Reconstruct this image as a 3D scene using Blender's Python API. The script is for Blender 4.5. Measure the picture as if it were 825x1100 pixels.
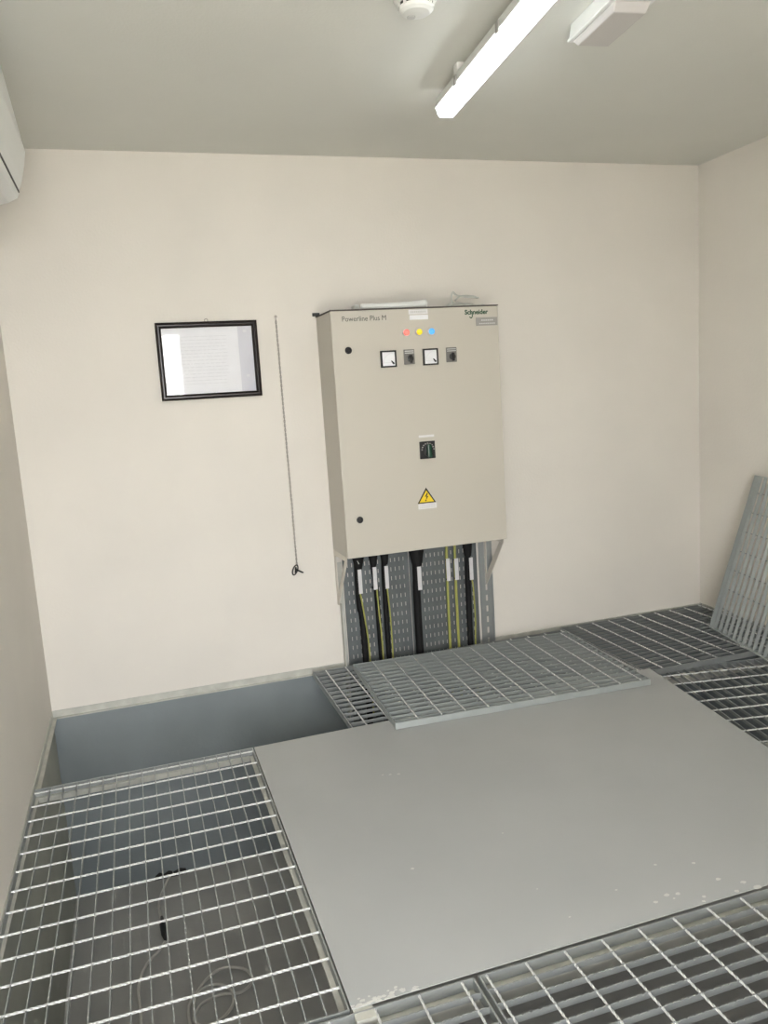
import bpy, bmesh, math, random
from mathutils import Vector, Matrix, Euler
random.seed(7)
for o in list(bpy.data.objects): bpy.data.objects.remove(o)
S = bpy.context.scene
COL = S.collection

# ------------------------------------------------------------------ camera
FPX = 855.88
PITCH, YAW, ROLL = -0.15104683, 0.30050701, -0.06472542
CAM = Vector((0.0, -4.0, 1.425))
fw = Vector((math.sin(YAW)*math.cos(PITCH), math.cos(YAW)*math.cos(PITCH), math.sin(PITCH)))
rt = Vector((math.cos(YAW), -math.sin(YAW), 0)); up = rt.cross(fw)
r2 = rt*math.cos(ROLL)+up*math.sin(ROLL); u2 = -rt*math.sin(ROLL)+up*math.cos(ROLL)
cd = bpy.data.cameras.new('camera'); cam = bpy.data.objects.new('camera', cd); COL.objects.link(cam)
cam.matrix_world = Matrix(((r2.x,u2.x,-fw.x,CAM.x),(r2.y,u2.y,-fw.y,CAM.y),(r2.z,u2.z,-fw.z,CAM.z),(0,0,0,1)))
cd.sensor_fit = 'VERTICAL'; cd.sensor_height = 36; cd.sensor_width = 27; cd.lens = FPX/1100*36
cd.clip_start = .02; cd.clip_end = 100
S.camera = cam

# ------------------------------------------------------------------ world, daylight, exposure
S.view_settings.view_transform = 'Standard'; S.view_settings.look = 'None'
S.view_settings.gamma = 1; S.view_settings.use_curve_mapping = False
S.view_settings.exposure = 0.05
W = bpy.data.worlds.new('sky'); S.world = W; W.use_nodes = True
bg = W.node_tree.nodes['Background']
bg.inputs[0].default_value = (0.97, 0.98, 1.0, 1); bg.inputs[1].default_value = 22.0
# room measures
XL, XR, YB, YF, ZC = -.5, 3.25, 0.0, -4.75, 2.579
PITZ = -.975
DX0, DX1, DZ = -.46, .60, 2.15            # doorway in the wall behind the photographer
pl = bpy.data.lights.new('doorway_daylight', 'AREA'); pl.shape = 'RECTANGLE'
pl.size = DX1-DX0; pl.size_y = DZ; pl.cycles.is_portal = True
po = bpy.data.objects.new('doorway_daylight', pl); COL.objects.link(po)
po.location = ((DX0+DX1)/2, YF-.1, DZ/2); po.rotation_euler = (math.radians(90), 0, 0)

sl = bpy.data.lights.new('added_sun', 'SUN'); sl.energy = 60; sl.angle = .01; sl.color = (1, .98, .95)  # added sun: lights the unseen ground so its bounce brightens the ceiling
so = bpy.data.objects.new('added_sun', sl); COL.objects.link(so)
so.rotation_euler = Vector((-1, -.12, -1.0)).to_track_quat('-Z', 'Y').to_euler()

# ------------------------------------------------------------------ materials
def mat(name, col, rough=.5, metal=0, noise=0, nscale=8, bump=0, bscale=60, emit=None, estr=0, spec=None, trans=0, detail=4):
    m = bpy.data.materials.new(name); m.use_nodes = True
    nt = m.node_tree; b = nt.nodes['Principled BSDF']
    c = (*col, 1)
    b.inputs['Base Color'].default_value = c; b.inputs['Roughness'].default_value = rough
    b.inputs['Metallic'].default_value = metal
    if spec is not None: b.inputs['Specular IOR Level'].default_value = spec
    if trans: b.inputs['Transmission Weight'].default_value = trans
    if emit: b.inputs['Emission Color'].default_value = (*emit, 1); b.inputs['Emission Strength'].default_value = estr
    tc = nt.nodes.new('ShaderNodeTexCoord')
    if noise:
        n = nt.nodes.new('ShaderNodeTexNoise'); n.inputs['Scale'].default_value = nscale; n.inputs['Detail'].default_value = detail
        nt.links.new(tc.outputs['Object'], n.inputs['Vector'])
        r = nt.nodes.new('ShaderNodeValToRGB')
        r.color_ramp.elements[0].position = .3; r.color_ramp.elements[1].position = .7
        r.color_ramp.elements[0].color = (*[x*(1-noise) for x in col], 1)
        r.color_ramp.elements[1].color = (*[min(1, x*(1+noise)) for x in col], 1)
        nt.links.new(n.outputs['Fac'], r.inputs['Fac']); nt.links.new(r.outputs['Color'], b.inputs['Base Color'])
    if bump:
        n2 = nt.nodes.new('ShaderNodeTexNoise'); n2.inputs['Scale'].default_value = bscale; n2.inputs['Detail'].default_value = 5
        nt.links.new(tc.outputs['Object'], n2.inputs['Vector'])
        bp = nt.nodes.new('ShaderNodeBump'); bp.inputs['Strength'].default_value = bump; bp.inputs['Distance'].default_value = .004
        nt.links.new(n2.outputs['Fac'], bp.inputs['Height']); nt.links.new(bp.outputs['Normal'], b.inputs['Normal'])
    return m
M = {}
M['wall'] = mat('wall_paint', (.70, .665, .605), .7, noise=.03, nscale=2, bump=.25, bscale=90)
M['ceiling'] = mat('ceiling_paint', (.68, .68, .63), .8, noise=.02, nscale=2, bump=.2, bscale=90)
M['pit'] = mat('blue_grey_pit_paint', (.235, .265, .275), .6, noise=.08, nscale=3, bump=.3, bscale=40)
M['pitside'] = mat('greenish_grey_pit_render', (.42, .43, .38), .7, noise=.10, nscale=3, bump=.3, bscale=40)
M['pitfloor'] = mat('dusty_pit_floor', (.35, .35, .335), .75, noise=.12, nscale=2.5, bump=.3, bscale=40)
M['concrete'] = mat('concrete', (.36, .35, .32), .8, noise=.1, nscale=5, bump=.3)
M['slab'] = mat('grey_floor_paint', (.365, .375, .37), .5, noise=.035, nscale=2.2, bump=.06, bscale=30)
M['galv'] = mat('galvanised_steel', (.37, .39, .385), .42, metal=.65, noise=.05, nscale=12)
M['galvb'] = mat('brighter_galvanised_steel', (.43, .46, .45), .45, metal=.6, noise=.05, nscale=12)
M['galvl'] = mat('pale_galvanised_angle', (.50, .50, .45), .5, metal=.3, noise=.12, nscale=14)
M['rod'] = mat('bright_twisted_rod', (.74, .75, .74), .36, metal=.6, noise=.1, nscale=40)
M['tray'] = mat('perforated_zinc', (.15, .165, .165), .5, metal=.5, noise=.15, nscale=12)
M['bracket'] = mat('cream_bracket_enamel', (.66, .62, .54), .5)
M['rim'] = mat('dark_brown_gap_shade', (.10, .085, .07), .6)  # shade of the gap along the cabinet top, put into the colour
M['cab'] = mat('cabinet_enamel', (.50, .47, .405), .42, noise=.01, nscale=3)
M['cabside'] = M['cab']
M['dark'] = mat('dark_shadow_gap', (.06, .055, .05), .7, noise=.05)
M['black'] = mat('black_plastic', (.012, .012, .012), .42, noise=.1)
M['rubber'] = mat('black_rubber', (.009, .009, .009), .7, spec=.25, noise=.1)
M['white'] = mat('white_plastic', (.78, .79, .76), .4, noise=.01)
M['greyplastic'] = mat('grey_plastic', (.30, .29, .27), .45, noise=.03)
M['paper'] = mat('white_paper', (.80, .80, .82), .7, noise=.02, nscale=20)
M['tagm'] = mat('white_label_strip', (.68, .67, .67), .6, noise=.04, nscale=50)
M['palegrey'] = mat('pale_grey_print', (.55, .55, .53), .6, noise=.03)
M['frame'] = mat('black_lacquered_wood', (.018, .013, .011), .3, noise=.2, nscale=30)
M['chain'] = mat('dull_steel_chain', (.36, .33, .30), .5, metal=.6, noise=.1)
M['ink'] = mat('dark_ink', (.07, .075, .07), .6, noise=.05)
M['green'] = mat('dark_green_ink', (.015, .07, .035), .6, noise=.05)
M['red'] = mat('red_lamp_lens', (.85, .10, .08), .2, noise=.02, emit=(1, .30, .24), estr=.8)
M['yellow'] = mat('yellow_lamp_lens', (.85, .65, .03), .2, noise=.02, emit=(1, .8, .04), estr=.35)
M['blue'] = mat('blue_lamp_lens', (.04, .30, .75), .2, noise=.02, emit=(.16, .50, 1), estr=.6)
M['warn'] = mat('yellow_warning_print', (.80, .58, .02), .5, noise=.02)
M['swgreen'] = mat('dark_green_switch', (.01, .045, .025), .3, noise=.05)
M['swface'] = mat('grey_switch_plate', (.17, .165, .15), .4, noise=.05)
M['diff'] = mat('lit_diffuser', (.9, .95, 1), .4, noise=.005, emit=(.93, .98, 1.0), estr=11)
M['emdiff'] = mat('unlit_diffuser', (.52, .50, .48), .35, noise=.02)
M['clip'] = mat('blue_grey_clip', (.10, .12, .20), .4, noise=.05)
M['bag'] = mat('crumpled_grey_film', (.48, .49, .45), .35, noise=.08, nscale=30)
M['speck'] = mat('white_paint_specks', (.54, .54, .51), .6, noise=.05, nscale=60)
M['whitecord'] = mat('pale_grey_cord', (.50, .49, .46), .5, noise=.05)
M['grass'] = mat('outside_paving', (.5, .48, .44), .9, noise=.1)

def wave_mat(name, c1, c2, scale, rough=.45):
    m = bpy.data.materials.new(name); m.use_nodes = True; nt = m.node_tree; b = nt.nodes['Principled BSDF']
    b.inputs['Roughness'].default_value = rough
    tc = nt.nodes.new('ShaderNodeTexCoord'); w = nt.nodes.new('ShaderNodeTexWave'); w.bands_direction = 'X'
    w.inputs['Scale'].default_value = scale; w.inputs['Distortion'].default_value = .4
    r = nt.nodes.new('ShaderNodeValToRGB'); r.color_ramp.interpolation = 'CONSTANT'
    r.color_ramp.elements[0].color = (*c1, 1); r.color_ramp.elements[1].color = (*c2, 1); r.color_ramp.elements[1].position = .52
    nt.links.new(tc.outputs['Object'], w.inputs['Vector']); nt.links.new(w.outputs['Fac'], r.inputs['Fac']); nt.links.new(r.outputs['Color'], b.inputs['Base Color'])
    return m
M['yg'] = wave_mat('yellow_green_insulation', (.50, .44, .12), (.24, .30, .07), 60)

def glass():
    m = bpy.data.materials.new('picture_glass'); m.use_nodes = True; nt = m.node_tree
    nt.nodes.remove(nt.nodes['Principled BSDF'])
    g = nt.nodes.new('ShaderNodeBsdfGlossy'); g.inputs['Roughness'].default_value = .02
    t = nt.nodes.new('ShaderNodeBsdfTransparent'); f = nt.nodes.new('ShaderNodeFresnel'); f.inputs['IOR'].default_value = 1.27
    n = nt.nodes.new('ShaderNodeTexNoise'); n.inputs['Scale'].default_value = 3
    bp = nt.nodes.new('ShaderNodeBump'); bp.inputs['Strength'].default_value = .02; nt.links.new(n.outputs['Fac'], bp.inputs['Height'])
    nt.links.new(bp.outputs['Normal'], g.inputs['Normal'])
    mx = nt.nodes.new('ShaderNodeMixShader'); nt.links.new(f.outputs[0], mx.inputs[0]); nt.links.new(t.outputs[0], mx.inputs[1]); nt.links.new(g.outputs[0], mx.inputs[2])
    nt.links.new(mx.outputs[0], nt.nodes['Material Output'].inputs['Surface'])
    return m
M['glass'] = glass()

# ------------------------------------------------------------------ helpers
def box(bm, x0, x1, y0, y1, z0, z1):
    vs = [bm.verts.new((x, y, z)) for z in (z0, z1) for y in (y0, y1) for x in (x0, x1)]
    for q in ((0,2,3,1), (4,5,7,6), (0,1,5,4), (2,6,7,3), (0,4,6,2), (1,3,7,5)): bm.faces.new([vs[i] for i in q])
    return vs
def prism(bm, pts, axis, a0, a1):
    """closed outline pts (2D) extruded along axis ('x','y','z') from a0 to a1"""
    def P(p, a):
        return {'x': (a, p[0], p[1]), 'y': (p[0], a, p[1]), 'z': (p[0], p[1], a)}[axis]
    A = [bm.verts.new(P(p, a0)) for p in pts]; B = [bm.verts.new(P(p, a1)) for p in pts]
    n = len(pts)
    bm.faces.new(A); bm.faces.new(B[::-1])
    for i in range(n): bm.faces.new((A[i], B[i], B[(i+1) % n], A[(i+1) % n]))
def lathe(bm, prof, c, axis='z', n=24):
    """prof: list of (radius, height along axis)"""
    rings = []
    for r, h in prof:
        ring = []
        for i in range(n):
            a = 2*math.pi*i/n; p = (r*math.cos(a), r*math.sin(a))
            v = {'z': (c[0]+p[0], c[1]+p[1], c[2]+h), 'y': (c[0]+p[0], c[1]+h, c[2]+p[1]), 'x': (c[0]+h, c[1]+p[0], c[2]+p[1])}[axis]
            ring.append(bm.verts.new(v))
        rings.append(ring)
    for a, b in zip(rings, rings[1:]):
        for i in range(n): bm.faces.new((a[i], a[(i+1) % n], b[(i+1) % n], b[i]))
    bm.faces.new(rings[0]); bm.faces.new(rings[-1][::-1])
def smooth_path(pts, k=6):
    P = [Vector(p) for p in pts]; out = []
    for i in range(len(P)-1):
        p0 = P[max(i-1, 0)]; p1 = P[i]; p2 = P[i+1]; p3 = P[min(i+2, len(P)-1)]
        for j in range(k):
            t = j/k
            out.append(.5*((2*p1)+(-p0+p2)*t+(2*p0-5*p1+4*p2-p3)*t*t+(-p0+3*p1-3*p2+p3)*t**3))
    out.append(P[-1]); return out
def tube(bm, pts, r, n=8, closed=False):
    P = [Vector(p) for p in pts]; rr = r if isinstance(r, (list, tuple)) else [r]*len(P)
    rings = []; ref = None
    for i, p in enumerate(P):
        a = P[(i-1) % len(P)] if closed else P[max(i-1, 0)]; b = P[(i+1) % len(P)] if closed else P[min(i+1, len(P)-1)]
        t = (b-a).normalized()
        if ref is None: ref = t.cross(Vector((0, 0, 1)) if abs(t.z) < .9 else Vector((1, 0, 0))).normalized()
        ref = (ref-t*ref.dot(t)).normalized(); bi = t.cross(ref)
        rings.append([bm.verts.new(p+rr[i]*(ref*math.cos(2*math.pi*k/n)+bi*math.sin(2*math.pi*k/n))) for k in range(n)])
    m = len(rings)
    for i in range(m if closed else m-1):
        a, b = rings[i], rings[(i+1) % m]
        for k in range(n): bm.faces.new((a[k], a[(k+1) % n], b[(k+1) % n], b[k]))
    if not closed: bm.faces.new(rings[0][::-1]); bm.faces.new(rings[-1])
def mesh(bm, name, m, smooth=False):
    bmesh.ops.recalc_face_normals(bm, faces=bm.faces)
    me = bpy.data.meshes.new(name); bm.to_mesh(me); bm.free(); me.materials.append(m)
    if smooth:
        for p in me.polygons: p.use_smooth = True
    return me
def link(name, me, parent=None, loc=(0, 0, 0), rot=None):
    o = bpy.data.objects.new(name, me); COL.objects.link(o); o.location = loc
    if rot: o.rotation_euler = rot
    if parent: o.parent = parent
    return o
def obj(name, bm, m, parent=None, smooth=False, bevel=0, loc=(0, 0, 0), seg=2):
    o = link(name, mesh(bm, name, m, smooth), parent, loc)
    if bevel:
        b = o.modifiers.new('bevel', 'BEVEL'); b.width = bevel; b.segments = seg; b.limit_method = 'ANGLE'
    return o
def B(*a):
    bm = bmesh.new(); box(bm, *a); return bm
def tag(o, label, cat, group=None, kind=None):
    o['label'] = label; o['category'] = cat
    if group: o['group'] = group
    if kind: o['kind'] = kind
    return o
def thing(name, label, cat, loc=(0, 0, 0), rotz=0, group=None):
    o = bpy.data.objects.new(name, None); COL.objects.link(o); o.location = loc; o.rotation_euler = (0, 0, rotz)
    o.empty_display_size = .1
    return tag(o, label, cat, group)
def struct(name, bm, m, parent=None, bevel=0):
    o = obj(name, bm, m, parent, bevel=bevel)
    if not parent: o['kind'] = 'structure'
    return o
def text(name, s, size, m, parent, loc, rot=(math.radians(90), 0, 0), ext=.0004, width=None, off_=0):
    cu = bpy.data.curves.new(name, 'FONT'); cu.body = s; cu.size = size; cu.extrude = ext; cu.resolution_u = 3; cu.offset = off_
    t = bpy.data.objects.new(name, cu); COL.objects.link(t)
    dg = bpy.context.evaluated_depsgraph_get(); me = bpy.data.meshes.new_from_object(t.evaluated_get(dg))
    bpy.data.objects.remove(t); me.materials.clear(); me.materials.append(m)
    if width:
        w = max(v.co.x for v in me.vertices)-min(v.co.x for v in me.vertices); f = width/w
        for v in me.vertices: v.co.x *= f
    return link(name, me, parent, loc, rot)

# ------------------------------------------------------------------ the room
T = .15
struct('wall_back', B(XL-T, XR+T, 0, T, 0, ZC), M['wall'])
struct('wall_left', B(XL-T, XL, YF, 0, 0, ZC), M['wall'])
struct('wall_right', B(XR, XR+T, YF, 0, 0, ZC), M['wall'])
bm = bmesh.new(); box(bm, XL-T, DX0, YF-T, YF, 0, ZC); box(bm, DX1, XR+T, YF-T, YF, 0, ZC); box(bm, DX0, DX1, YF-T, YF, DZ, ZC)
struct('wall_front', bm, M['wall'])
struct('ceiling', B(XL-T, XR+T, YF-T, T, ZC, ZC+T), M['ceiling'])
YE = -3.2                                       # near end of the pit
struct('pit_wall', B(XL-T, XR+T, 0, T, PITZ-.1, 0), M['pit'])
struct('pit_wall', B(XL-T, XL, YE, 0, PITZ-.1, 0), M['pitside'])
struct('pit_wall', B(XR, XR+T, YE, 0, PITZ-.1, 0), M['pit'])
struct('pit_floor', B(XL, XR, YE, 0, PITZ-.1, PITZ), M['pitfloor'])
bm = bmesh.new(); box(bm, XL-T, XR+T, YF-T, YE, PITZ-.1, 0); box(bm, 1.885, XR, YE, -2.42, PITZ, 0)
struct('floor', bm, M['concrete'])
struct('outside_ground', B(-12, 14, -22, YF-T, -.15, -.02), M['grass'])

# steel angles that carry the gratings: a leg on the wall and a narrow shelf
def angle(name, x0, x1, y0, y1, side):
    bm = bmesh.new(); s = .02; z = -.031
    if side == 'back': box(bm, x0, x1, -.005, 0, z, -.0005); box(bm, x0, x1, -s, 0, z-.006, z)
    if side == 'left': box(bm, XL, XL+.004, y0, y1, z, -.0005); box(bm, XL, XL+s, y0, y1, z-.006, z)
    if side == 'right': box(bm, XR-.005, XR, y0, y1, z, -.0005); box(bm, XR-s, XR, y0, y1, z-.006, z)
    return struct(name, bm, M['galvl'])
angle('trim_1', XL, XR, 0, 0, 'back'); angle('trim_2', 0, 0, YE, -.02, 'left'); angle('trim_3', 0, 0, YE, -.02, 'right')
# beams under the joints
bm = bmesh.new(); box(bm, .352, .40, -2.40, -.845, -.10, -.0008); box(bm, .328, .352, -2.36, -.845, -.037, -.031)
struct('trim_4', bm, M['galvl'])
bm = bmesh.new(); box(bm, XL+.02, .328, -.856, -.840, -.05, -.031); box(bm, .40, 2.2, -.90, -.862, -.10, -.031)
struct('trim_5', bm, M['galvl'])
struct('trim_6', B(2.22, XR-.02, -.835, -.79, -.10, -.064), M['galvl'])
bm = bmesh.new(); box(bm, XL+.02, XR-.02, -2.385, -2.368, -.10, -.031); box(bm, XL+.02, XR-.02, -2.41, -2.385, -.037, -.031)
struct('trim_7', bm, M['galvl'])
struct('trim_8', B(1.0, XR-.02, -1.62, -1.57, -.16, -.063), M['galvl'])
struct('trim_9', B(2.23, 2.27, -.79, -.02, -.10, -.031), M['galvl'])

# ------------------------------------------------------------------ gratings
def bar_mesh(L, m, th=.003, d=.018, pitch=.022, tooth=.0022):
    """serrated flat bar along +x, top at z=0"""
    n = max(2, int(L/pitch)) if tooth else 1; top = []
    for i in range(n):
        x = L*i/n; top += [(x, 0), (x+L/n*.55, 0), (x+L/n*.78, -tooth)] if tooth else [(0, 0)]
    top.append((L, 0))
    bm = bmesh.new()
    for y in (-th/2, th/2):
        for x, z in top: bm.verts.new((x, y, z))
        bm.verts.new((L, y, -d)); bm.verts.new((0, y, -d))
    bm.verts.ensure_lookup_table(); k = len(top)+2; V = bm.verts
    bm.faces.new([V[i] for i in range(k)]); bm.faces.new([V[k+i] for i in reversed(range(k))])
    for i in range(k): bm.faces.new((V[i], V[(i+1) % k], V[k+(i+1) % k], V[k+i]))
    return mesh(bm, 'bearing_bar', m)
def rod_mesh(L, m, s=.0056, turn=.034):
    """twisted square rod along +x, top near z=+.001"""
    bm = bmesh.new(); n = int(L/turn*6); rings = []
    for i in range(n+1):
        a0 = 2*math.pi*i/6*.5; r = s*.62
        rings.append([bm.verts.new((L*i/n, r*math.cos(a0+k*math.pi/2), -s*.45+r*math.sin(a0+k*math.pi/2))) for k in range(4)])
    for a, b in zip(rings, rings[1:]):
        for k in range(4): bm.faces.new((a[k], a[(k+1) % 4], b[(k+1) % 4], b[k]))
    bm.faces.new(rings[0]); bm.faces.new(rings[-1][::-1])
    return mesh(bm, 'cross_rod', m)
def grating(label, loc, rot, Wd, Ln, along, bars, rods, group=None, d=.029, near=False, bd=.014, gm='galv', rm='rod'):
    """local x to the right 0..Wd, local y from 0 to -Ln; bars/rods = (first offset, pitch)"""
    t = thing('floor_grating', label, 'grating', loc, 0, group)
    t.rotation_euler = rot if isinstance(rot, Euler) else Euler((0, 0, rot))
    f = .004; gm = M[gm]; rm = M[rm]
    mw = mesh(B(0, Wd, -f, 0, -d, 0), 'frame_bar', gm); ml = mesh(B(0, f, -Ln+f, -f, -d, 0), 'frame_bar', gm)
    link('frame_bar', mw, t); link('frame_bar', mw, t, (0, -Ln+f, 0)); link('frame_bar', ml, t); link('frame_bar', ml, t, (Wd-f, 0, 0))
    def run(me, name, off, pitch, across, is_rod):
        k = off
        lim = (Ln if across else Wd)-.008
        while k < lim:
            if across: link(name, me, t, (f+.0005, -k, 0))
            else: link(name, me, t, (k, -f-.0005, 0), (0, 0, -math.pi/2))
            k += pitch
    LB = (Wd if along == 'x' else Ln)-2*f-.001; LR = (Ln if along == 'x' else Wd)-2*f-.001
    run(bar_mesh(LB, gm, d=bd, tooth=.0022 if near else 0), 'bearing_bar', bars[0], bars[1], along == 'x', False)
    run(rod_mesh(LR, rm), 'cross_rod', rods[0], rods[1], along != 'x', True)
    return t
G = 'galvanised floor gratings'
grating('large grating of square mesh over the open pit beside the left wall', (-.494, -.838, 0), 0, .840, 1.522, 'y', (.0485-.004+.0135, .0485), (.030, .1085), G, near=True, bd=.017)
grating('narrow strip of flush grating at the pit opening, left of and under the loose one', (.775, -.064, 0), 0, 1.468, .80, 'x', (.04, .0565), (.068, .107), G)
grating('flush dark grating in the far right corner against the back wall', (2.252, -.028, 0), 0, .975, .807, 'x', (.035, .0485), (.106, .107), G)
grating('sunken skewed grating along the right side of the painted plate', (2.316, -.746, -.0335), -.197, .93, 1.40, 'y', (.04, .0485), (.098, .108), G)
grating('front grating below the plate, left of the double seam', (-.494, -2.372, 0), 0, 1.150, .80, 'x', (.052, .0485), (.012+.0, .1105), G, near=True, bd=.017)
grating('front grating below the plate, right of the double seam', (.668, -2.372, 0), 0, 1.205, .80, 'x', (.052, .0485), (.020, .1085), G, near=True, bd=.017)
grating('loose grating lying on top of the others in front of the cabinet', (.973, -.143, .0330), -.045, 1.228, .80, 'x', (.045, .0485), (.106, .108), G, bd=.0165, gm='galvb')
# leaning one
d1 = Vector((-.22, -.9755, 0)); e = Vector((.9755*.300, -.22*.300, .954)); nz = d1.cross(e)
Lh = .86; org = Vector((2.965, -.501, .012))+e*Lh
Rm = Matrix((-d1, e, -nz)).transposed()          # its underside faces the room
org = org+d1*.95+nz*.030
grating('grating tipped up on its edge, leaning on the right wall', org, Rm.to_euler(), .95, Lh, 'y', (.048, .0485), (.09, .108), G, bd=.019, gm='galvb', rm='galv')

# ------------------------------------------------------------------ painted plate
pts = [(.350, -.842), (2.292, -.812), (2.072, -2.363), (.350, -2.363)]
bm = bmesh.new(); prism(bm, pts, 'z', .0006, .0020)
plate = thing('floor_plate', 'large grey painted plate covering the middle of the pit', 'floor plate', (0, 0, 0))
obj('sheet', bm, M['slab'], plate)
bm = bmesh.new()
def on_floor(px, py, z=.0020):
    d = Vector(((px-412.5)/FPX, -(py-550)/FPX, 1)); w = r2*d.x+u2*d.y+fw*d.z
    k = (z-CAM.z)/w.z; return CAM+w*k
for px, py, r in (lambda q: [(a, b, c*.8) for a, b, c in q])(((771.5, 944.5, .009), (798.5, 947.5, .009), (791.5, 957, .008), (814, 953, .012), (716, 961.5, .009), (728.5, 960, .008), (756, 963, .007), (756, 968, .006),
                  (704.5, 969, .007), (724, 965, .004), (745, 927, .006), (704, 929, .005), (577, 955, .003), (443, 933, .006), (662, 956, .004), (419, 832, .006), (428, 831.5, .007), (411, 832.5, .005), (540, 895, .003), (612, 985, .004))):
    c = on_floor(px, py); n = 9; off = random.random()*6
    prism(bm, [(c.x+r*(.7+.5*random.random())*math.cos(off+2*math.pi*i/n)*1.2, c.y+r*(.6+.5*random.random())*math.sin(off+2*math.pi*i/n)) for i in range(n)], 'z', .0018, .0023)
o = obj('paint_specks', bm, M['speck'], plate); o['kind'] = 'stuff'; o['label'] = 'white paint specks on the grey plate'
bm = bmesh.new()
for i in range(46):
    x = .352+.17*random.random()**1.3; y = -2.362+.028*random.random()**2; r = .002+.004*random.random()
    prism(bm, [(x+r*(.6+.6*random.random())*1.6*math.cos(2*math.pi*j/7), max(-2.3628, y+r*(.6+.6*random.random())*math.sin(2*math.pi*j/7))) for j in range(7)], 'z', .0017, .0023+.0003*random.random())
o = obj('plaster_dust', bm, M['speck'], plate); o['kind'] = 'stuff'; o['label'] = 'white plaster crumbs along the front edge'

# ------------------------------------------------------------------ electrical cabinet
CX0, CX1, CZ0, CZ1, CY = .948, 1.806, .622, 1.806, -.300
cab = thing('electrical_cabinet', 'beige steel wall cabinet with meters, lamps and a warning triangle', 'cabinet', (CX0, 0, CZ0))
def rel(o, p=cab):
    o.location = Vector(o.location)-Vector(p.location); return o
rel(obj('body', B(CX0, CX1, CY+.026, -.001, CZ0, CZ1), M['cab'], cab, bevel=.004))
rel(obj('door_seal', B(CX0+.006, CX1-.006, CY+.020, CY+.027, CZ0+.006, CZ1-.006), M['dark'], cab))
rel(obj('door', B(CX0-.001, CX1+.001, CY, CY+.021, CZ0+.001, CZ1-.001), M['cab'], cab, bevel=.003, seg=3))
rel(obj('top_shadow_rim', B(CX0-.003, CX1+.003, CY-.002, -.001, CZ1+.0005, CZ1+.005), M['rim'], cab))  # thin lip coloured dark to stand for the shadow gap at the top
rel(obj('fixing_lug', B(CX0-.018, CX0+.02, -.006, -.001, CZ1+.007, CZ1+.024), M['black'], cab, bevel=.002))
F = CY-.0005
def lock(x, z):
    bm = bmesh.new(); lathe(bm, [(.0165, 0), (.0165, -.004), (.012, -.006), (.011, -.003), (.004, -.003), (.003, -.0055)], (x, F, z), 'y', 20)
    rel(obj('door_lock', bm, M['black'], cab))
lock(1.022, 1.622); lock(1.021, .810)
for x, mk in ((1.315, 'red'), (1.381, 'yellow'), (1.445, 'blue')):
    bm = bmesh.new(); lathe(bm, [(.0185, 0), (.0185, -.006), (.016, -.009), (.013, -.009), (.013, -.006)], (x, F, 1.693), 'y', 24)
    o = rel(obj('pilot_lamp', bm, M['palegrey'], cab)); o['label'] = mk+' indicator lamp'
    bm = bmesh.new(); lathe(bm, [(.0150, -.006), (.0145, -.013), (.011, -.018), (.005, -.0205)], (x, F, 1.693), 'y', 24)
    l = obj('lens', bm, M[mk], o, smooth=True); l['label'] = mk+' lens'
for x0, x1 in ((1.178, 1.256), (1.394, 1.472)):
    z0, z1 = 1.533, 1.612; w = .007
    bm = bmesh.new(); box(bm, x0, x1, F-.012, F, z0, z0+w); box(bm, x0, x1, F-.012, F, z1-w, z1); box(bm, x0, x0+w, F-.012, F, z0+w, z1-w); box(bm, x1-w, x1, F-.012, F, z0+w, z1-w)
    m = rel(obj('meter', bm, M['black'], cab)); m['label'] = 'square white dial meter in a black bezel'
    obj('dial', B(x0+w, x1-w, F-.006, F, z0+w, z1-w), M['paper'], m)
    bm = bmesh.new()
    cx, cz = x1-.02, z0+.022
    for i in range(13):                                     # scale ticks on an arc
        a = math.pi/2+math.pi/2*i/12; r = .043
        px, pz = cx+r*math.cos(a), cz+r*math.sin(a)
        box(bm, px-.0006, px+.0006, F-.0066, F-.0058, pz-.002, pz+.002)
    box(bm, x0+.012, cx, F-.0066, F-.0058, cz-.0005, cz+.0006)
    obj('scale', bm, M['palegrey'], m)
    bm = bmesh.new(); prism(bm, [(cx-.007, cz+.008), (cx-.004, cz+.010), (cx+.011, cz-.003), (cx+.008, cz-.009), (cx+.002, cz-.008)], 'y', F-.008, F-.006); obj('pointer_hub', bm, M['black'], m)
for x0, x1 in ((1.297, 1.351), (1.517, 1.572)):
    z0, z1 = 1.542, 1.613
    s = rel(obj('selector_switch', B(x0, x1, F-.006, F, z0, z1), M['swface'], cab, bevel=.001)); s['label'] = 'small grey selector switch with black knob'
    bm = bmesh.new()
    box(bm, x0+.004, x1-.004, F-.0066, F-.0055, z1-.010, z1-.006); box(bm, x0+.004, x1-.004, F-.0066, F-.0055, z1-.019, z1-.015)
    obj('printed_line', bm, M['palegrey'], s)
    cx, cz = (x0+x1)/2+.003, z0+.026
    bm = bmesh.new(); lathe(bm, [(.016, -.006), (.015, -.014), (.006, -.016)], (cx, F, cz), 'y', 20); box(bm, cx-.005, cx+.005, F-.026, F-.014, cz-.020, cz+.018)
    obj('knob', bm, M['black'], s)
s = rel(obj('main_switch', B(1.350, 1.431, F-.008, F, 1.078, 1.164), M['black'], cab, bevel=.002)); s['label'] = 'black main switch with a dark green handle'
bm = bmesh.new(); lathe(bm, [(.028, -.008), (.026, -.016), (.012, -.018)], (1.392, F, 1.118), 'y', 24); obj('collar', bm, M['black'], s)
bm = bmesh.new(); box(bm, 1.381, 1.404, F-.040, F-.016, 1.085, 1.152); obj('handle', bm, M['swgreen'], s, bevel=.006)
bm = bmesh.new()
for i in range(9):
    a = math.pi*i/8; box(bm, 1.392+.030*math.cos(a)-.004, 1.392+.030*math.cos(a)+.004, F-.0088, F-.0078, 1.124+.030*math.sin(a)-.003, 1.124+.030*math.sin(a)+.003)
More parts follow.
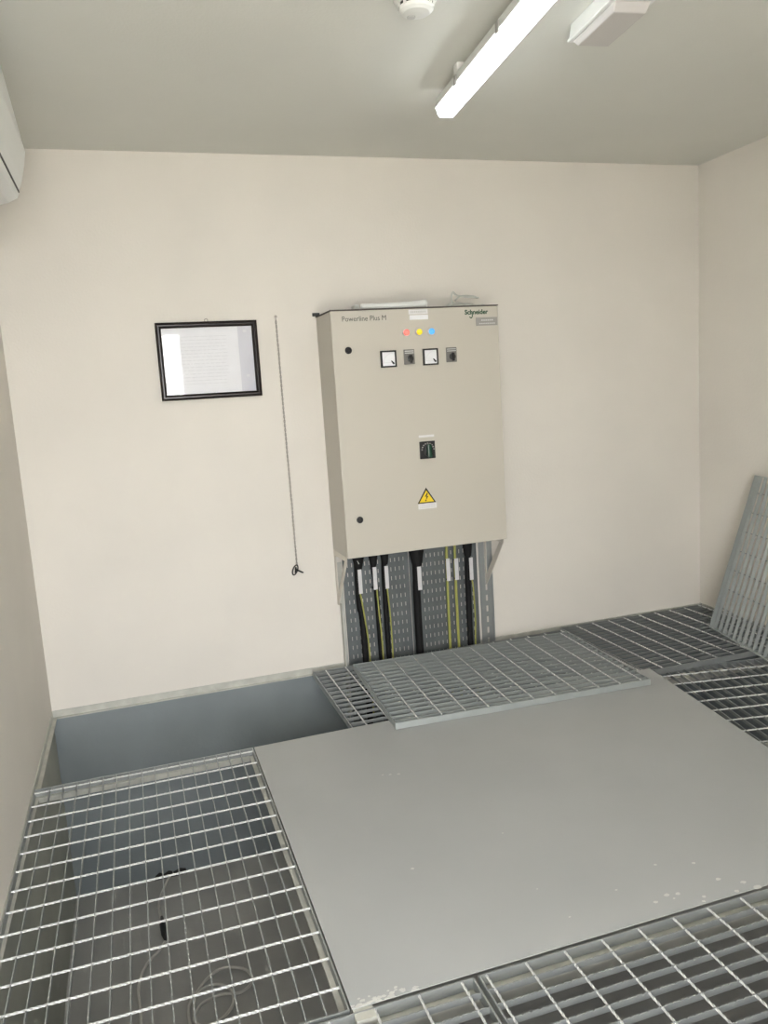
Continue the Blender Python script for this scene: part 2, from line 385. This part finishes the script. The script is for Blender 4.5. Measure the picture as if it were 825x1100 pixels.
obj('position_mark', bm, M['greyplastic'], s)
s = rel(obj('name_strip', B(1.350, 1.431, F-.001, F, 1.184, 1.195), M['tagm'], cab)); s['label'] = 'white name strip above the main switch'
s = rel(obj('white_label', B(1.334, 1.433, F-.001, F, 1.778, 1.800), M['tagm'], cab)); s['label'] = 'upper white label with grey print'
bm = bmesh.new()
for i in range(9): box(bm, 1.344+i*.009, 1.344+i*.009+.0065, F-.0015, F-.0008, 1.785, 1.793)
obj('print', bm, M['palegrey'], s)
s = rel(obj('white_label', B(1.338, 1.433, F-.001, F, 1.752, 1.774), M['paper'], cab)); s['label'] = 'lower plain white label'
# warning triangle
bm = bmesh.new(); prism(bm, [(1.373, .935), (1.324, .857), (1.422, .857)], 'y', F-.001, F)
w = rel(obj('warning_triangle', bm, M['black'], cab)); w['label'] = 'yellow electric hazard triangle with a black border'
bm = bmesh.new(); prism(bm, [(1.373, .921), (1.334, .862), (1.412, .862)], 'y', F-.0016, F-.0008); obj('yellow_field', bm, M['warn'], w)
bm = bmesh.new(); prism(bm, [(1.376, .908), (1.364, .889), (1.373, .890), (1.368, .870), (1.383, .892), (1.374, .891), (1.381, .906)], 'y', F-.0022, F-.0014); prism(bm, [(1.364, .874), (1.374, .872), (1.367, .865)], 'y', F-.0022, F-.0014)
obj('lightning_bolt', bm, M['black'], w)
s = rel(obj('white_label', B(1.327, 1.425, F-.001, F, .828, .854), M['tagm'], cab)); s['label'] = 'white label under the hazard triangle'
bm = bmesh.new()
for r_ in range(2):
    for i in range(10): box(bm, 1.335+i*.0082, 1.335+i*.0082+.006, F-.0015, F-.0008, .834+.010*r_, .838+.010*r_)
obj('print', bm, M['palegrey'], s)
rel(text('lettering', 'Powerline Plus M', .034, M['ink'], cab, (1.000, F-.0004, 1.756), width=.217))
t_ = rel(text('lettering', 'Schneider', .032, M['green'], cab, (1.627, F-.0004, 1.768), width=.125, ext=.0006, off_=.0009)); t_['label'] = 'bold green lettering near the top right corner'
bm = bmesh.new(); tube(bm, smooth_path([(1.664, F-.0008, 1.777), (1.667, F-.0008, 1.760), (1.660, F-.0008, 1.750), (1.652, F-.0008, 1.757)], 4), .0022, 6); rel(obj('letter_flourish', bm, M['green'], cab))
s = rel(obj('grey_plaque', B(1.685, 1.801, F-.0015, F, 1.711, 1.751), M['greyplastic'], cab)); s['label'] = 'grey plaque with pale print under the green lettering'
bm = bmesh.new()
for i in range(6): box(bm, 1.714+i*.011, 1.714+i*.011+.008, F-.002, F-.0013, 1.734, 1.741)
for i in range(8): box(bm, 1.702+i*.011, 1.702+i*.011+.008, F-.002, F-.0013, 1.719, 1.724)
obj('print', bm, M['palegrey'], s)
# gland plate and side brackets below
rel(obj('gland_plate', B(CX0+.02, CX1-.02, CY+.06, -.035, CZ0-.006, CZ0), M['dark'], cab))
for x0, x1, sg in ((.949, .953, 1), (1.802, 1.806, -1)):
    zt, zb = CZ0-.0005, .325; yf = -.262
    outer = [(-.002, zt), (yf, zt), (yf, zt-.022), (-.030, zb), (-.002, zb)]
    inner = [(-.036, zt-.045), (-.170, zt-.045), (-.045, zb+.085)]
    bm = bmesh.new()
    def strip(a, b, c, d): prism(bm, [a, b, c, d], 'x', x0, x1)
    strip((-.002, zt), (yf, zt), (yf, zt-.022), (-.002, zt-.030)); strip((-.002, zt-.030), (-.036, zt-.034), (-.030, zb), (-.002, zb))
    strip((yf, zt-.022), (yf+.050, zt-.027), (-.030, zb+.055), (-.030, zb))
    rel(obj('mounting_bracket', bm, M['bracket'], cab))

# paper roll and crumpled film on top
bm = bmesh.new(); z = CZ1+.006
tube(bm, smooth_path([(1.115, -.245, z+.0155), (1.22, -.243, z+.0150), (1.34, -.240, z+.017), (1.452, -.236, z+.0215)], 5), [.013, .014, .014, .014, .014, .0145, .0145, .015, .015, .015, .016, .016, .017, .018, .019, .020], 14)
tag(obj('paper_roll', bm, M['white'], smooth=True), 'rolled sheet of white paper lying on top of the beige cabinet', 'paper')
tag(obj('paper_scrap', B(1.078, 1.108, -.25, -.20, z+.0005, z+.026), M['bag'], bevel=.008), 'small grey lump at the left end of the paper roll on the cabinet', 'scrap')
def crumple(x0, x1, y0, y1, hts, zt):
    bm = bmesh.new(); nx, ny = len(hts)-1, 6; G_ = []
    for i in range(nx+1):
        for j in range(ny+1):
            s = math.sin(math.pi*j/ny); h = hts[i]*(.25+.75*s)+random.uniform(-.004, .004)
            G_.append(bm.verts.new((x0+(x1-x0)*i/nx+random.uniform(-.004, .004), y0+(y1-y0)*j/ny, zt+max(.002, h))))
    for i in range(nx):
        for j in range(ny):
            a = i*(ny+1)+j; bm.faces.new((G_[a], G_[a+1], G_[a+ny+2], G_[a+ny+1]))
    r = bmesh.ops.extrude_face_region(bm, geom=bm.faces[:])
    for v in [g for g in r['geom'] if isinstance(g, bmesh.types.BMVert)]: v.co.z = zt+.0008
    return bm
bagt = thing('crumpled_film', 'crumpled grey plastic film on the right end of the cabinet top', 'plastic film', (1.66, -.2, z))
o = obj('film', crumple(1.54, 1.775, -.27, -.12, [.004, .010, .022, .030, .026, .022, .018, .014, .012, .010, .006], z), M['bag'], bagt, loc=(-1.66, .2, -z))
bm = bmesh.new()
for pts_ in ([(1.586, -.25, z+.006), (1.582, -.25, z+.040), (1.592, -.25, z+.072), (1.602, -.25, z+.056)], [(1.592, -.25, z+.072), (1.615, -.245, z+.054), (1.66, -.24, z+.048), (1.735, -.235, z+.042)], [(1.60, -.25, z+.03), (1.63, -.25, z+.05), (1.70, -.24, z+.050), (1.725, -.24, z+.040)]):
    tube(bm, smooth_path(pts_, 4), .0045, 6)
obj('twisted_edge', bm, M['bag'], bagt, loc=(-1.66, .2, -z))

# ------------------------------------------------------------------ cable trays
def tray(x0, x1, zt, label, pitch=.024, sw=.0045, sl=.022, vp=.050, m='tray', loc_y=-.012):
    t = thing('cable_tray', label, 'cable tray', (x0, loc_y, 0), 0, 'perforated cable trays')
    bm = bmesh.new(); Wd = x1-x0; nc = int((Wd-.02)/pitch); zb = -.35
    xs = [0]; off = (Wd-nc*pitch)/2
    for i in range(nc): xs += [off+i*pitch+(pitch-sw)/2, off+i*pitch+(pitch+sw)/2]
    xs.append(Wd); nr = int((zt-.03-zb)/vp); zs = [zb]
    for i in range(nr): zs += [zb+.015+i*vp, zb+.015+i*vp+sl]
    zs.append(zt)
    V = [[bm.verts.new((x, 0, z_)) for x in xs] for z_ in zs]
    for j in range(len(zs)-1):
        for i in range(len(xs)-1):
            if i % 2 == 1 and j % 2 == 1: continue
            bm.faces.new((V[j][i], V[j][i+1], V[j+1][i+1], V[j+1][i]))
    o = obj('perforated_sheet', bm, M[m], t); s = o.modifiers.new('s', 'SOLIDIFY'); s.thickness = .0015
    obj('side_flange', B(0, .0015, -.006, 0, zb, zt-.006), M[m], t); obj('side_flange', B(Wd-.0015, Wd, -.006, 0, zb, zt-.006), M[m], t)
    bm = bmesh.new(); prism(bm, [(-.001, zt), (-.005, zt-.012), (-.006, zt-.006), (-.004, zt+.006)], 'x', .002, Wd-.002); obj('rolled_lip', bm, M['galv'], t)
    return t
tray(.988, 1.352, .592, 'left perforated zinc cable tray below the cabinet, behind three black cables')
tray(1.358, 1.752, .592, 'middle perforated zinc cable tray below the cabinet, between the thickest cable and the right one')
tray(1.768, 1.846, .590, 'narrow slotted zinc tray at the right end of the row', pitch=.030, sw=.012, sl=.034, vp=.062, m='galv')
bm = bmesh.new(); box(bm, .962, .984, -.010, -.004, -.3, .55); box(bm, .962, .966, -.040, -.004, -.3, .33)
tag(obj('steel_upright', bm, M['galvl']), 'thin pale steel upright at the left side of the cable trays', 'steel strut')

# ------------------------------------------------------------------ cables below the cabinet
ZB = -.90
def cable(xs, y, r, boot, label, tg=None, wire=None, m='rubber', name='power_cable', stripes=False):
    """xs: [(x, z), ...] from the top down"""
    t = thing(name, label, 'cable', (xs[0][0], y, CZ0-.006))
    off = Vector(t.location)
    P = smooth_path([(x, y, z_) for x, z_ in xs], 6)
    bm = bmesh.new(); tube(bm, P, r, 10); o = obj('sheath', bm, M[m], t, smooth=True); o.location = -off
    if boot:
        x = xs[0][0]; bm = bmesh.new(); w0, w1, h = boot
        for i, (wd, zz) in enumerate(((w0, CZ0-.0085), (w0*.98, .578), (w1*1.25, .575-h*.75), (w1, .575-h))):
            ring = [bm.verts.new((x+wd/2*math.cos(2*math.pi*k/12), y-.006+min(wd/2, r*1.25)*math.sin(2*math.pi*k/12), zz)) for k in range(12)]
            if i: 
                for k in range(12): bm.faces.new((prev[k], prev[(k+1) % 12], ring[(k+1) % 12], ring[k]))
            else: bm.faces.new(ring)
            prev = ring
        bm.faces.new(prev[::-1]); o = obj('sealing_boot', bm, M['rubber'], t, smooth=False); o.location = -off
    if tg:
        x, z0, z1, wd = tg; yf = y-r-.007
        o = obj('marker_strip', B(x-wd/2, x+wd/2, yf-.002, yf, z0, z1), M['tagm'], t); o.location = -off; o['label'] = 'white marker strip'
        bm = bmesh.new()
        bm.free()
        for zz in (z0+.008, z1-.008):
            bm = bmesh.new(); lathe(bm, [(r+.0035, -.003), (r+.0035, .003)], (x, y, zz), 'z', 12)
            o = obj('tie_wrap', bm, M['black'], t); o.location = -off
    if wire:
        bm = bmesh.new(); tube(bm, smooth_path([(x, yy, z_) for x, yy, z_ in wire], 6), .0042, 8); o = obj('earth_wire', bm, M['yg'], t, smooth=True); o.location = -off; o['label'] = 'thin yellow and green earth wire'
    return t
yc = -.036
cable([(1.068, .61), (1.060, .50), (1.060, .3), (1.072, .15), (1.075, ZB)], yc, .016, (.072, .034, .07), 'leftmost black cable under the cabinet with a yellow wire bending right', (1.066, .378, .508, .020),
      [(1.062, yc-.020, .382), (1.068, yc-.021, .34), (1.079, yc-.020, .236), (1.090, yc-.018, .12), (1.093, yc-.016, .0), (1.093, yc-.012, -.3)])
cable([(1.150, .61), (1.150, .50), (1.160, .25), (1.166, ZB)], yc, .0135, (.056, .030, .06), 'second black cable from the left under the cabinet', (1.149, .388, .510, .021),
      [(1.156, yc-.016, .385), (1.160, yc-.018, .25), (1.166, yc-.018, .10), (1.168, yc-.014, -.3)])
cable([(1.213, .61), (1.208, .50), (1.204, .25), (1.206, ZB)], yc, .0135, (.052, .030, .06), 'third black cable from the left under the cabinet', (1.214, .385, .508, .020),
      [(1.214, yc-.016, .385), (1.220, yc-.018, .25), (1.222, yc-.018, .10), (1.222, yc-.014, -.3)])
cable([(1.392, .61), (1.388, .45), (1.382, .2), (1.384, ZB)], -.040, .0205, (.094, .050, .09), 'thickest black cable in the middle under the cabinet', (1.394, .355, .483, .022))
cable([(1.572, .605), (1.568, .50), (1.563, .2), (1.560, ZB)], yc, .0075, None, 'left one of two plain yellow and green earth cables', (1.568, .378, .502, .022), m='yg', name='earth_cable')
cable([(1.622, .605), (1.616, .50), (1.614, .2), (1.616, ZB)], yc, .0075, None, 'right one of two plain yellow and green earth cables', (1.617, .377, .497, .022), m='yg', name='earth_cable')
cable([(1.690, .61), (1.692, .50), (1.686, .25), (1.680, ZB)], yc, .016, (.060, .036, .075), 'rightmost black cable under the cabinet', (1.700, .368, .493, .021),
      [(1.702, yc-.020, .37), (1.708, yc-.020, .32), (1.712, yc-.020, .15), (1.708, yc-.016, 0), (1.708, yc-.012, -.3)])
bm = bmesh.new(); tube(bm, smooth_path([(1.040, -.045, .617), (1.048, -.054, .58), (1.066, -.060, .538)], 5), .003, 6)
tag(obj('thin_wire', bm, M['whitecord'], smooth=True), 'short thin grey wire slanting into the leftmost cable boot', 'wire')

# ------------------------------------------------------------------ framed document
fx0, fx1, fz0, fz1 = .164, .645, 1.440, 1.806
pf = thing('picture_frame', 'black framed document behind glass on the back wall', 'picture', ((fx0+fx1)/2, 0, (fz0+fz1)/2)); pf.rotation_euler = (0, math.radians(.25), 0)
off = -Vector(pf.location); w = .026
def framebar(a, b, c, d, nm='frame_bar'):
    """outer a->b, inner c->d corner points (x,z): stepped moulding"""
    bm = bmesh.new()
    prof = [(0, -.001), (0, -.020), (.30, -.024), (.42, -.017), (.62, -.017), (.75, -.021), (1, -.013), (1, -.001)]
    rings = []
    for o_, i_ in ((a, d), (b, c)):
        rings.append([bm.verts.new((o_[0]+(i_[0]-o_[0])*s, y, o_[1]+(i_[1]-o_[1])*s)) for s, y in prof])
    n = len(prof)
    for k in range(n): bm.faces.new((rings[0][k], rings[0][(k+1) % n], rings[1][(k+1) % n], rings[1][k]))
    bm.faces.new(rings[0]); bm.faces.new(rings[1][::-1])
    o = obj(nm, bm, M['frame'], pf); o.location = off
A = [(fx0, fz0), (fx1, fz0), (fx1, fz1), (fx0, fz1)]; I = [(fx0+w, fz0+w), (fx1-w, fz0+w), (fx1-w, fz1-w), (fx0+w, fz1-w)]
for k in range(4): framebar(A[k], A[(k+1) % 4], I[(k+1) % 4], I[k])
o = obj('document', B(fx0+w-.003, fx1-w+.003, -.006, -.003, fz0+w-.003, fz1-w+.003), M['paper'], pf); o.location = off
bm = bmesh.new()
for r_ in range(15):                                       # faint print
    zz = fz1-.07-r_*.016; x = fx0+.10+random.random()*.02
    while x < fx1-.16:
        l = .008+random.random()*.03; box(bm, x, min(x+l, fx1-.15), -.0064, -.0058, zz, zz+.003); x += l+.006
for zz in (fz1-.055, fz1-.27): box(bm, fx1-.068, fx1-.052, -.0064, -.0058, zz, zz+.012)
o = obj('print', bm, mat('faint_print', (.70, .70, .72), .7, noise=.02), pf); o.location = off
o = obj('side_panel', B(fx1-.095, fx1-w, -.0063, -.0058, fz0+w, fz1-w), mat('grey_paper_panel', (.62, .62, .66), .7, noise=.02), pf); o.location = off
o = obj('glass', B(fx0+w-.002, fx1-w+.002, -.0105, -.0085, fz0+w-.002, fz1-w+.002), M['glass'], pf); o.location = off
bm = bmesh.new(); tube(bm, [( .405+.008*math.cos(a), -.008, fz1+.006+.008*math.sin(a)) for a in [i*math.pi/4 for i in range(8)]], .002, 6, closed=True)
o = obj('hanging_ring', bm, M['chain'], pf, smooth=True); o.location = off

# ------------------------------------------------------------------ chain with ring
ch = thing('hanging_chain', 'thin steel chain with a ring and pin, hanging on the back wall', 'chain', (.743, -.012, 1.815)); off = -Vector(ch.location)
bm = bmesh.new(); n = 112; z0, z1 = 1.808, .568
for i in range(n):
    zc = z0+(z1-z0)*(i+.5)/n; xc = .743+.005*(i/n); hl, hw, r = .0078, .0036, .0013; pts_ = []
    for k in range(8):
        a = 2*math.pi*k/8; u_, v_ = hw*math.cos(a), hl*math.sin(a)
        pts_.append((xc+(u_ if i % 2 else u_*.25), -.012+(0 if i % 2 else u_), zc+v_))
    tube(bm, pts_, r, 4, closed=True)
o = obj('chain_links', bm, M['chain'], ch, smooth=True); o.location = off; o['kind'] = 'stuff'
bm = bmesh.new(); lathe(bm, [(.007, -.016), (.007, -.013), (.003, -.013), (.003, -.001)], (.743, 0, 1.818), 'y', 12); o = obj('nail', bm, M['chain'], ch); o.location = off
bm = bmesh.new(); c = Vector((.736, -.014, .540)); pts_ = [c+Vector((.014*math.cos(a)+.008*math.sin(a), .004*math.cos(a), .025*math.sin(a))) for a in [2*math.pi*k/20 for k in range(20)]]
tube(bm, pts_, .0032, 8, closed=True); o = obj('ring', bm, M['black'], ch, smooth=True); o.location = off
bm = bmesh.new(); tube(bm, [(.739, -.022, .556), (.735, -.024, .527)], .0045, 8); tube(bm, [(.740, -.022, .543), (.776, -.020, .522)], .004, 8); o = obj('locking_pin', bm, M['black'], ch, smooth=True); o.location = off

# ------------------------------------------------------------------ ceiling fittings
# tubular weatherproof luminaire
lum = thing('batten_light', 'long lit fluorescent batten on the ceiling', 'ceiling light', (1.313, -.920, ZC), -math.radians(4.9)+0)
# local frame: -y runs along the fitting towards the photographer
LL = 1.26
def half(prof, y0, y1, shrink=.012):
    bm = bmesh.new(); rings = []
    for y, k in ((y0, .80), (y0-shrink, 1), (y1+shrink, 1), (y1, .80)):
        rings.append([bm.verts.new((x*k, y, -.075+(z_+.075)*k)) for x, z_ in prof])
    n = len(prof)
    for a, b in zip(rings, rings[1:]):
        for k in range(n): bm.faces.new((a[k], a[(k+1) % n], b[(k+1) % n], b[k]))
    bm.faces.new(rings[0]); bm.faces.new(rings[-1][::-1]); return bm
obj('housing', half([(-.034, -.040), (.034, -.040), (.048, -.082), (-.048, -.082)], 0, -LL), M['white'], lum)
obj('diffuser', half([(-.038, -.0825), (.038, -.0825), (.036, -.098), (.026, -.112), (-.026, -.112), (-.036, -.098)], .003, -LL-.003), M['diff'], lum)
for y in (-.28, -.70, -1.1):
    for sx in (-1, 1):
        bm = bmesh.new(); box(bm, sx*.050-.003, sx*.050+.003, y-.012, y+.012, -.092, -.060); obj('latch', bm, M['greyplastic'], lum)
for y in (-.86,):
    obj('ceiling_clip', B(-.052, .030, y-.022, y+.022, -.040, -.001), M['clip'], lum, bevel=.003)
obj('ceiling_clip', B(-.030, .030, -.25, -.21, -.040, -.001), M['white'], lum, bevel=.003)
# emergency light
em = thing('emergency_light', 'unlit white emergency light box on the ceiling beside the batten', 'ceiling light', (1.575, -1.655, ZC), -math.radians(5))
ex0, ex1, ey0, ey1 = -.072, .072, -.155, .155
bm = bmesh.new()
def frus(bm, a, b, z0, z1):
    r_ = []
    for (x0, x1, y0, y1), zz in ((a, z0), (b, z1)): r_.append([bm.verts.new(p) for p in ((x0, y0, zz), (x1, y0, zz), (x1, y1, zz), (x0, y1, zz))])
    for k in range(4): bm.faces.new((r_[0][k], r_[0][(k+1) % 4], r_[1][(k+1) % 4], r_[1][k]))
    bm.faces.new(r_[0]); bm.faces.new(r_[1][::-1])
frus(bm, (ex0+.01, ex1-.01, ey0+.01, ey1-.01), (ex0+.004, ex1-.004, ey0+.004, ey1-.004), -.0005, -.045)
obj('housing', bm, M['white'], em, bevel=.003)
obj('bezel', B(ex0, ex1, ey0, ey1, -.055, -.0455), M['white'], em, bevel=.003)
bm = bmesh.new(); frus(bm, (ex0+.012, ex1-.012, ey0+.012, ey1-.012), (ex0+.017, ex1-.017, ey0+.035, ey1-.040), -.0555, -.080)
obj('diffuser', bm, M['emdiff'], em, bevel=.004)
# smoke detector
sd = thing('smoke_detector', 'round white smoke detector on the ceiling', 'smoke detector', (.945, -1.600, ZC))
bm = bmesh.new(); lathe(bm, [(.066, -.0005), (.066, -.012), (.060, -.022), (.0575, -.026)], (0, 0, 0), 'z', 36); obj('base', bm, M['white'], sd, smooth=False)
bm = bmesh.new(); lathe(bm, [(.052, -.026), (.052, -.036)], (0, 0, 0), 'z', 36); obj('sensor_chamber', bm, M['black'], sd)
bm = bmesh.new()
for k in range(12):
    a = 2*math.pi*(k+.1)/12; da = .09
    prism(bm, [(.056*math.cos(a-da), .056*math.sin(a-da)), (.056*math.cos(a+da), .056*math.sin(a+da)), (.050*math.cos(a+da), .050*math.sin(a+da)), (.050*math.cos(a-da), .050*math.sin(a-da))], 'z', -.038, -.025)
o = obj('cage_ribs', bm, M['white'], sd)
bm = bmesh.new(); lathe(bm, [(.054, -.035), (.050, -.044), (.040, -.051), (.018, -.054)], (0, 0, 0), 'z', 36); obj('cover', bm, M['white'], sd, smooth=False)
bm = bmesh.new(); lathe(bm, [(.013, -.0535), (.013, -.056)], (-.010, .018, 0), 'z', 16); obj('test_button', bm, M['palegrey'], sd)

# ------------------------------------------------------------------ air conditioner (only its far end reaches into the frame)
ac = thing('air_conditioner', 'white split air conditioner high on the left wall, near the ceiling', 'air conditioner', (XL, -1.0, 2.12)); off = -Vector(ac.location)
prof = [(XL+.001, 2.565), (-.290, 2.565), (-.272, 2.548), (-.254, 2.433), (-.234, 2.303), (-.230, 2.278), (-.238, 2.235), (-.251, 2.185), (-.270, 2.138), (-.326, 2.118), (XL+.001, 2.118)]
bm = bmesh.new(); prism(bm, prof, 'y', -1.86, -1.0); o = obj('casing', bm, M['white'], ac, bevel=.006); o.location = off
o = obj('air_slot', B(-.285, -.2615, -1.84, -1.020, 2.1455, 2.1515), M['dark'], ac); o.location = off
bm = bmesh.new(); prism(bm, [(-.264, 2.143), (-.271, 2.129), (-.300, 2.114), (-.345, 2.104), (-.346, 2.108), (-.300, 2.120), (-.272, 2.137)], 'y', -1.84, -1.015)
o = obj('louvre_flap', bm, M['white'], ac); o.location = off

# ------------------------------------------------------------------ in the pit
zf = PITZ
pc = thing('pit_cable', 'thin pale cord coiled on the pit floor under the left grating', 'cable', (-.1, -.5, zf)); off = -Vector(pc.location)
bm = bmesh.new(); r = .006; h = zf+r
tube(bm, smooth_path([(-.03, -.012, zf+.012), (-.06, -.06, h), (-.10, -.19, h), (-.108, -.27, h), (-.103, -.36, h), (-.098, -.42, h)], 5), r, 8)
o = obj('cord', bm, M['whitecord'], pc, smooth=True); o.location = off
bm = bmesh.new(); tube(bm, [(-.100, -.36, h+.006), (-.098, -.42, h+.008), (-.093, -.50, h+.008), (-.090, -.54, h+.006)], [.006, .014, .014, .006], 10)
o = obj('connector_sleeve', bm, M['black'], pc, smooth=True); o.location = off
bm = bmesh.new()
tube(bm, smooth_path([(-.090, -.53, h), (-.12, -.59, h), (-.175, -.66, h), (-.21, -.78, h), (-.205, -.95, h), (-.20, -1.15, h), (-.15, -1.35, h), (-.03, -1.35, h), (.0, -1.15, h), (.0, -1.0, h), (.03, -.90, h+.004), (.12, -.83, h+.012), (.215, -.86, h+.008), (.245, -.93, h), (.19, -.985, h), (.11, -.965, h), (.03, -.99, h), (-.005, -1.06, h), (.03, -1.11, h), (.10, -1.11, h+.012), (.15, -1.05, h+.012), (.15, -.97, h+.013), (.10, -.90, h), (.03, -.91, h), (-.02, -1.0, h+.013), (-.02, -1.10, h)], 5), r, 8)
o = obj('cord', bm, M['whitecord'], pc, smooth=True); o.location = off
for i, (x, z_, w_, lab) in enumerate(((-.10, -.945, .022, 'small black scrap at the foot of the pit wall, left one'), (-.055, -.935, .028, 'small black scrap at the foot of the pit wall, middle one'), (.0, -.930, .04, 'larger black scrap at the foot of the pit wall, right one'))):
    bm = bmesh.new(); prism(bm, [(x-w_, zf+.0005), (x+w_, zf+.0005), (x+w_*.9, zf+.016), (x+w_*.2, zf+.024), (x-w_*.7, zf+.012)], 'y', -.030, -.004)
    tag(obj('rubber_scrap', bm, M['black']), lab, 'scrap', 'black scraps in the pit')
